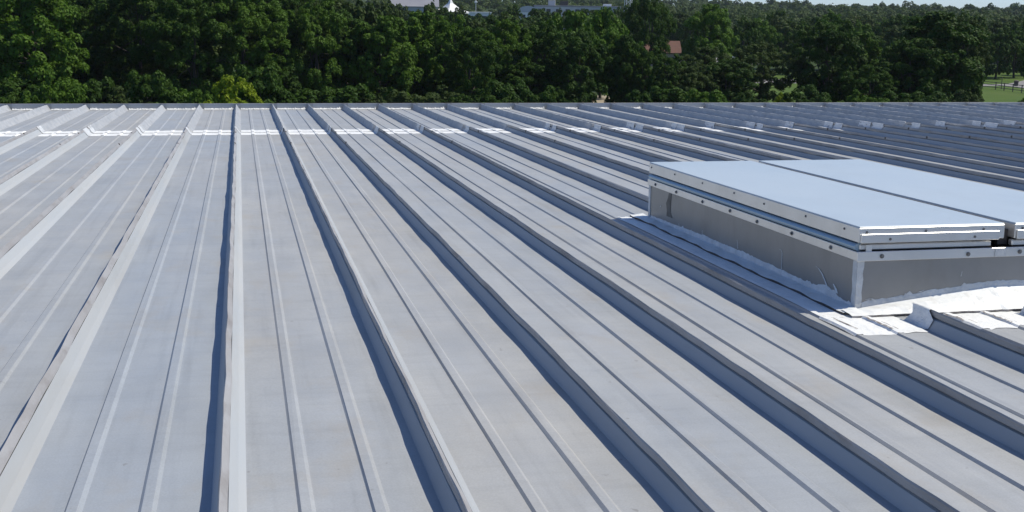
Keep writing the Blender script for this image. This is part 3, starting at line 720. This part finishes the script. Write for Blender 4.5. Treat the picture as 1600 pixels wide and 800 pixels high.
# understorey and bushes by the roof edge
for px, yt, wd, d, k, lm, lab in [(376, 117, 104, 96, 0, 2, 'bright yellow-green bush just behind the roof edge'), (1207, 142, 36, 128, 1, 2, 'sunlit light green bush by the lawn strip'),
        (1328, 138, 90, 122, 2, 1, 'wide green bush at the foot of the low dense tree'), (1580, 150, 44, 130, 0, 1, 'small green bush alone in front of the sunny lawn'), (1095, 136, 84, 120, 1, 1, 'broad green bush at the foot of the tree row past the gravel gap')]:
    tree(px, yt, wd, d, 'bush', k, lm, 'bush', lab, 'bush')
rg = random.Random(31)
UND = {0: 'dark green bush in the undergrowth line along the roof edge', 1: 'fresh green bush in the undergrowth under the tall wood', 3: 'dull olive bush in the undergrowth line along the roof edge'}
for px, yt, wd, lm in [(-60, 80, 120, 0), (0, 92, 110, 0), (140, 70, 100, 0), (200, 84, 110, 0), (265, 78, 110, 3), (330, 92, 100, 0), (440, 84, 100, 0), (490, 92, 110, 0), (570, 96, 110, 0), (640, 92, 100, 0), (720, 100, 100, 0), (770, 92, 100, 0), (825, 90, 90, 0), (870, 98, 80, 0), (985, 100, 70, 0), (1365, 96, 80, 0), (1420, 92, 90, 0), (1475, 90, 80, 0), (1290, 92, 84, 0)]:
    tree(px, yt, wd, (132 if px < 460 else 140 if px < 900 else 152) + rg.uniform(-4, 4), 'near', rg.randrange(3), lm, 'young_tree', {0: 'dark young tree filling a gap low in the tree belt', 3: 'dull olive young tree filling a gap low in the tall wood'}[lm], 'tree', 'young trees filling the tree belt')
for px, yt, wd, lm in [(-30, 120, 110, 0), (45, 116, 110, 0), (105, 110, 100, 1), (150, 120, 90, 0), (205, 132, 90, 3), (250, 108, 94, 0), (290, 134, 86, 1), (325, 138, 66, 1), (425, 126, 86, 0), (415, 100, 100, 0), (480, 134, 100, 0), (535, 130, 100, 0),
        (600, 134, 90, 3), (640, 138, 80, 3), (690, 132, 94, 3), (745, 136, 100, 0), (800, 124, 90, 0), (850, 132, 76, 0), (878, 140, 60, 0), (990, 138, 66, 0), (1040, 132, 90, 0), (1150, 142, 76, 0), (1240, 130, 76, 0), (1265, 142, 66, 0), (1390, 138, 90, 0), (1440, 140, 90, 0), (1486, 138, 70, 3)]:
    tree(px, yt, wd, (106 if px < 460 else 114 if px < 900 else 124) + rg.uniform(-5, 5), 'bush', rg.randrange(3), lm, 'bush', UND[lm], 'bush', 'undergrowth bushes along the roof edge')
# second row of trees further back
MIDL = {0: 'dark green mid-distance tree of the wood behind the nearer tree row', 1: 'fresh green mid-distance tree of the wood behind the nearer tree row', 3: 'dull olive mid-distance tree of the wood behind the nearer tree row'}
def mid(px, yt, wd, d, k, lm): tree(px, yt, wd, d, 'mid', k, lm, 'leafy_tree', MIDL[lm], 'tree', 'mid-distance trees behind the nearer row')
tree(1000, -12, 90, 190, 'near', 2, 0, 'leafy_tree', 'very tall dark tree rising behind the red-roofed house', 'tree')
tree(1092, 8, 95, 205, 'near', 1, 1, 'leafy_tree', 'tall light green tree behind the parked cars', 'tree')
for a in [(930, 14, 80, 170, 0, 1), (880, 18, 80, 165, 1, 1), (835, 30, 70, 160, 2, 3), (795, 22, 70, 180, 0, 3), (560, 2, 90, 150, 1, 3), (610, 10, 80, 160, 2, 3), (660, 12, 70, 170, 0, 3), (520, -8, 90, 160, 2, 0), (480, -20, 90, 150, 0, 3),
          (1062, 30, 44, 320, 1, 0), (1145, 28, 60, 235, 2, 0), (1172, 30, 56, 260, 0, 1), (1205, 34, 60, 275, 1, 3), (1235, 36, 60, 250, 2, 0), (1330, 46, 50, 245, 0, 0), (1372, 40, 60, 262, 1, 3), (1318, 34, 50, 285, 2, 1),
          (740, 28, 60, 200, 1, 3), (705, 22, 60, 215, 2, 0), (770, 26, 60, 230, 0, 0), (970, 24, 50, 225, 0, 3),
          (606, 2, 50, 330, 1, 3), (632, 8, 46, 340, 0, 3), (672, 5, 44, 345, 2, 3), (690, 12, 40, 330, 1, 0), (712, 10, 40, 350, 0, 3), (728, 24, 44, 330, 1, 0), (764, 23, 44, 335, 2, 3), (792, 9, 44, 350, 0, 0), (838, 14, 54, 345, 1, 0), (866, 16, 54, 340, 2, 3), (748, 22, 44, 380, 0, 0),
          (900, 15, 54, 345, 0, 0), (930, 16, 50, 350, 1, 3), (952, 12, 40, 355, 2, 0), (985, 10, 44, 330, 0, 0)]: mid(*a)
rg = random.Random(8); cnt = 0
while cnt < 95:
    px = rg.uniform(-80, 1700); d = 255 + 190 * rg.random() ** .8
    if 960 < px < 1070 and d < 345: continue            # keep the red-roofed house and the cars in view
    if 1070 <= px < 1200 and d < 300: continue
    if px > 1490 and d < 275: continue
    if 600 < px < 1000 and d > 360: continue
    if 1310 < px < 1420 and 250 < d < 330: continue
    cnt += 1; hh = rg.uniform(9, 13.5); x, y = bearing_point(px, d); gz = float(tz(x, y))
    yt = horizon_row(px) - (gz + hh - EYE) * FPX / d
    if 600 < px < 1000: yt = max(yt, 24)
    mid(px, yt, rg.uniform(8, 13) * FPX / d, d, rg.randrange(3), rg.choice((0, 0, 1, 3, 3)))

# far woods: one mass of crowns over the rising land
def far_woods():
    rng = np.random.default_rng(4); n = 3300
    b = np.radians(rng.uniform(-17, 52, n)); r = 430 + 1020 * rng.random(n) ** .75
    deg = np.degrees(b); keep = ~((r < 640) & (deg > 6.5) & (deg < 18.5))
    b, r = b[keep], r[keep]; n = len(r)
    x = r * np.sin(b); y = r * np.cos(b); z = tz(x, y)
    hh = rng.uniform(8, 14.5, n); rr = rng.uniform(3.6, 6.6, n)
    big = rng.random(n) < .05; hh[big] += 4; rr[big] += 1.5
    k = np.where(r < 700, 260, np.where(r < 1000, 170, 120)); idx = np.repeat(np.arange(n), k); m_ = len(idx)
    # each crown is a handful of lumps
    nl = 8; lump = rng.normal(size=(n, nl, 3)); lump /= np.linalg.norm(lump, axis=2)[:, :, None]; lump[:, :, 2] = np.abs(lump[:, :, 2]) * .9 - .15
    lump *= rng.uniform(.35, .75, (n, nl, 1)); li = rng.integers(0, nl, m_)
    d = rng.normal(size=(m_, 3)); d /= np.linalg.norm(d, axis=1)[:, None]; d[:, 2] = np.abs(d[:, 2]) * np.where(rng.random(m_) < .75, 1, -1)
    c = np.stack([x, y, z + hh * .55], 1)[idx]
    sc = np.stack([rr, rr, hh * .42], 1)[idx]
    pos = c + (lump[idx, li] + d * .42) * sc
    nor = d + rng.normal(size=(m_, 3)) * .22 + np.array([0, 0, .1]); nor /= np.linalg.norm(nor, axis=1)[:, None]
    a = np.cross(nor, rng.normal(size=(m_, 3))); a /= np.linalg.norm(a, axis=1)[:, None]; bb = np.cross(nor, a)
    sz = (rng.uniform(.45, .95, m_) * np.clip(r[idx] / 700, .8, 1.5))[:, None]
    v = np.stack([pos - a * sz, pos + bb * sz * .7, pos + a * sz, pos - bb * sz * .7], 1).reshape(-1, 3)
    tint = np.repeat(np.clip(rng.random(n)[idx] * .8 + rng.uniform(0, .25, m_), 0, 1), 4)
    o = O('far_woods', set_mesh_fast('far_woods', v, np.arange(m_ * 4).reshape(-1, 4), tint, LEAF[3])); o['kind'] = 'stuff'
    o['label'] = 'hazy green woods covering the far rising land'; o['category'] = 'woods'
far_woods()

# ------------------------------------------------------------------ fence, post and bin on the right-hand lawn
fx = [ground_at(x, y)[:2] for x, y in ((1490, 132.5), (1530, 136.5), (1570, 141.5), (1610, 148), (1650, 156))]
fe = E('rail_fence', (fx[1][0], fx[1][1], 0)); tag(fe, 'dark wooden post and rail fence between road and lawn', 'fence')
post_me = MB().bbox(-.065, .065, -.065, .065, -.2, 1.35, .012).mesh()
prev = None
for (a, b) in zip(fx, fx[1:]):
    L_ = math.hypot(b[0]-a[0], b[1]-a[1]); k = max(1, int(L_ / 2.6))
    for i in range(k):
        q = (a[0] + (b[0]-a[0]) * i / k - fx[1][0], a[1] + (b[1]-a[1]) * i / k - fx[1][1])
        o = O('post', post_me, M['wood'], fe, (q[0], q[1], 0))
        if prev:
            for z in (.4, .82, 1.24):
                ln = math.hypot(q[0]-prev[0], q[1]-prev[1])
                r_ = O('rail', MB().box(.07, ln - .07, -.02, .02, z - .05, z + .05).mesh(), M['wood'], fe, (prev[0], prev[1], 0), (0, 0, math.atan2(q[1]-prev[1], q[0]-prev[0])))
        prev = q
x, y, d = ground_at(1560.5, 131)
bn = E('litter_bin', (x, y, 0)); tag(bn, 'small dark litter bin at the road edge', 'bin')
O('body', MB().tube((0, 0, 0), (0, 0, .95), .34, .42, 14).mesh(), M['dark'], bn); O('lid', MB().tube((0, 0, .955), (0, 0, 1.08), .45, .28, 14).mesh(), M['wood'], bn)
x, y, d = ground_at(1538.5, 136)
ps = E('sign_post', (x, y, 0)); tag(ps, 'thin dark post standing beside the fence', 'post')
O('pole', MB().tube((0, 0, -.2), (0, 0, 2.1), .07, .06, 8).mesh(), M['wood'], ps); O('cap', MB().tube((0, 0, 2.102), (0, 0, 2.2), .10, .04, 8).mesh(), M['wood'], ps)

# ------------------------------------------------------------------ far buildings, mast, cars
def gable(name, label, px, d, wid, dep, eave, ridge, wallm, roofm, rot=0, base=None, cat='house'):
    x, y = bearing_point(px, d); gz = float(tz(x, y)) if base is None else base
    e = E(name, (x, y, gz), (0, 0, rot)); tag(e, label, cat)
    w2, d2 = wid / 2, dep / 2
    O('wall', mesh([(-w2,-d2,-1),(w2,-d2,-1),(w2,d2,-1),(-w2,d2,-1),(-w2,-d2,eave),(w2,-d2,eave),(w2,d2,eave),(-w2,d2,eave),(-w2,0,ridge-.1),(w2,0,ridge-.1)],
                   [(0,1,5,4),(1,2,6,9,5),(2,3,7,6),(3,0,4,8,7)]), wallm, e)
    o_ = .5
    for s_ in (-1, 1):
        zl = eave - (ridge - eave) / d2 * o_
        v = [(-w2-o_, s_*(d2+o_), zl), (w2+o_, s_*(d2+o_), zl), (w2+o_, 0, ridge), (-w2-o_, 0, ridge)]; v += [(a, b, c + .15) for a, b, c in v]
        O('roof', mesh(v, [(0,1,2,3)[::-1],(4,5,6,7),(0,1,5,4),(1,2,6,5),(2,3,7,6),(3,0,4,7)]), roofm, e)
    wm = MB().box(-.6, .6, -.03, .03, 0, 1.2).mesh(); k = max(2, int(wid / 3.2))
    for i in range(k): O('window', wm, M['glass'], e, (-w2 + wid * (i + .5) / k, -d2 - .02, 1.0 if eave < 4 else eave * .5))
    return e
gable('house', 'low house with red-brown roof among the trees', 1008, 285, 11.5, 9, 3.3, 5.7, M['brick'], M['redroof'], R(-14), base=0)
def on_level(px, py, d): return level_of(px, py, d)
def block(name, label, px, ytop, wpx, d, dep, wallm, roofm, cat='building', rot=0., extras=True):
    x, y = bearing_point(px, d); gz = float(tz(x, y)); h = level_of(px, ytop, d) - gz; wd = wpx * d / FPX
    e = E(name, (x, y, gz), (0, 0, rot - math.atan2(x, y))); tag(e, label, cat)
    w2, d2 = wd / 2, dep / 2
    O('wall', MB().box(-w2, w2, -d2, d2, -2, h - .5).mesh(), wallm, e)
    O('roof', MB().bbox(-w2 - .2, w2 + .2, -d2 - .2, d2 + .2, h - .499, h, .05).mesh(), roofm, e)
    wm = MB().box(-.9, .9, -.03, .03, -.7, .7).mesh()
    k = max(2, int(wd / 4))
    for i in range(k): O('window', wm, M['glass'], e, (-w2 + wd * (i + .5) / k, -d2 - .02, max(1.5, h - 2.2)))
    return e, h, w2
block('flat_roofed_building', 'small white flat-roofed building showing over the treetops', 742, 18.5, 42, 470, 12, M['bwhite'], M['bwhite'])
e, h, w2 = block('long_building', 'long pale grey building with boxes on its flat roof', 892, 9.5, 130, 520, 18, M['bgrey'], M['greyroof'])
for (ax, bx_, hh, mt) in ((-12.5, -9.5, 2.1, 'bgrey'), (-7.4, -4.0, 1.9, 'dark'), (11, 14.5, .9, 'bwhite')):
    O('rooftop_unit', MB().bbox(ax, bx_, -5, -1, h + .001, h + hh, .06).mesh(), M[mt], e)
e2, h2, _ = block('low_hall', 'pale hall with rounded roof beside the long grey building', 818, 17, 28, 500, 12, M['bwhite'], M['bgrey'])
v = []; f = []
for yy in (-6, 6):
    for i in range(11):
        t = math.pi * i / 10; v.append((-3.9 * math.cos(t), yy, h2 + .01 + 2.0 * math.sin(t)))
f = [(i, i+1, 11+i+1, 11+i) for i in range(10)] + [tuple(range(11)), tuple(range(11, 22))]
O('vault', mesh(v, f), M['bgrey'], e2)
def roofed(px, ytop, wpx, d, label, name, roofm, wallm, slope=.5, dep=14):
    x, y = bearing_point(px, d); gz = float(tz(x, y)); h = level_of(px, ytop, d) - gz; wd = wpx * d / FPX
    gable(name, label, px, d, wd, dep, h - dep / 2 * slope, h, wallm, roofm, -math.atan2(x, y), gz, 'building')
roofed(648, -5, 70, 430, 'large grey gable-roofed building behind the wood', 'gabled_building', M['greyroof'], M['bgrey'])
x, y = bearing_point(702, 425); gz = float(tz(x, y)); h = level_of(702, -3, 425) - gz
tn = E('pointed_pavilion', (x, y, gz), (0, 0, .5)); tag(tn, 'white pointed canopy roof beside the grey gable roof', 'pavilion')
v = []; hs = [(0.02, h), (.7, h - 2.0), (2.2, h - 3.6), (4.6, h - 4.9), (4.7, h - 5.4)]
for r_, z in hs: v += [(r_, r_, z), (-r_, r_, z), (-r_, -r_, z), (r_, -r_, z)]
O('canopy', mesh(v, [(i*4+j, i*4+(j+1) % 4, (i+1)*4+(j+1) % 4, (i+1)*4+j) for i in range(4) for j in range(4)]), M['bwhite'], tn)
for sx in (-1, 1):
    for sy in (-1, 1): O('post', MB().tube((sx*4.4, sy*4.4, -.5), (sx*4.4, sy*4.4, h - 5.1), .12, .12, 8).mesh(), M['mast'], tn)
x, y = bearing_point(968, 470); gz = float(tz(x, y))
tw = E('lattice_mast', (x, y, gz)); tag(tw, 'white steel lattice mast rising behind the far trees', 'mast')
Ht = 32.; wb = lambda z: 1.5 - .7 * z / Ht
cs = [(1, 1), (-1, 1), (-1, -1), (1, -1)]
for a, b in cs: O('leg', MB().tube((a*wb(0), b*wb(0), -.5), (a*wb(Ht), b*wb(Ht), Ht), .12, .09, 6).mesh(), M['mast'], tw)
br = 0; z = 0
while z < Ht - 2:
    z2 = z + 2.2
    for i in range(4):
        a, b = cs[i], cs[(i+1) % 4]
        O('brace', MB().tube((a[0]*wb(z), a[1]*wb(z), z), (b[0]*wb(z2), b[1]*wb(z2), z2), .06, .06, 5).mesh(), M['mast'], tw)
    z = z2
x, y = bearing_point(740, 440); gz = float(tz(x, y)); hp = level_of(740, -4, 440) - gz
lp = E('light_pole', (x, y, gz)); tag(lp, 'slim pole with two white lamp heads above the white building', 'light pole')
O('pole', MB().tube((0, 0, -.5), (0, 0, hp), .14, .09, 8).mesh(), M['mast'], lp)
for zz in (hp - 2.2, hp - .4): O('lamp_head', MB().bbox(-.5, .5, -.25, .25, zz, zz + .7, .08).mesh(), M['bwhite'], lp)

def car(px, py, rot, paint, label):
    x, y, d = ground_at(px, py); e = E('parked_car', (x, y, .04), (0, 0, rot)); tag(e, label, 'car')
    prof = [(-2.15, .35), (-2.2, .75), (-1.95, .92), (-1.1, .98), (2.0, .95), (2.2, .8), (2.2, .35)]
    def ext(pr, w_): 
        n = len(pr); v = [(a, -w_, b) for a, b in pr] + [(a, w_, b) for a, b in pr]
        return mesh(v, [tuple(range(n))[::-1], tuple(range(n, 2*n))] + [(i, (i+1) % n, n+(i+1) % n, n+i) for i in range(n)][::1])
    O('body', ext(prof, .88), paint, e)
    O('cabin', mesh([(-1.15,-.82,.97),(1.75,-.82,.97),(1.75,.82,.97),(-1.15,.82,.97),(-.45,-.66,1.44),(1.2,-.66,1.44),(1.2,.66,1.44),(-.45,.66,1.44)], [(0,1,5,4),(1,2,6,5),(2,3,7,6),(3,0,4,7)]), M['glass'], e)
    O('roof', MB().bbox(-.5, 1.25, -.68, .68, 1.441, 1.49, .02).mesh(), paint, e)
    for a in (-1.35, 1.35):
        for s_ in (-1, 1): O('wheel', MB().tube((a, s_*.70, .33), (a, s_*.90, .33), .33, .33, 14).mesh(), M['rubber'], e)
car(1055, 95, .4, M['carwhite'], 'white parked car glimpsed between the trees near the red-roofed house')
car(1136, 92, -.3, M['carsilver'], 'silver parked car glimpsed through the trees past the white car')

# ------------------------------------------------------------------ hazy air
hz = MB().box(-4300, 4300, -4300, 4300, -6, 75)
m_ = bpy.data.materials.new('thin_haze'); m_.use_nodes = True; t = m_.node_tree
for n_ in list(t.nodes): t.nodes.remove(n_)
pv = t.nodes.new('ShaderNodeVolumePrincipled'); ou = t.nodes.new('ShaderNodeOutputMaterial')
pv.inputs['Color'].default_value = (.80, .88, 1, 1); pv.inputs['Density'].default_value = .00006; pv.inputs['Anisotropy'].default_value = 0.
t.links.new(pv.outputs[0], ou.inputs['Volume'])
o = O('haze', hz.mesh('haze'), m_); o['kind'] = 'stuff'
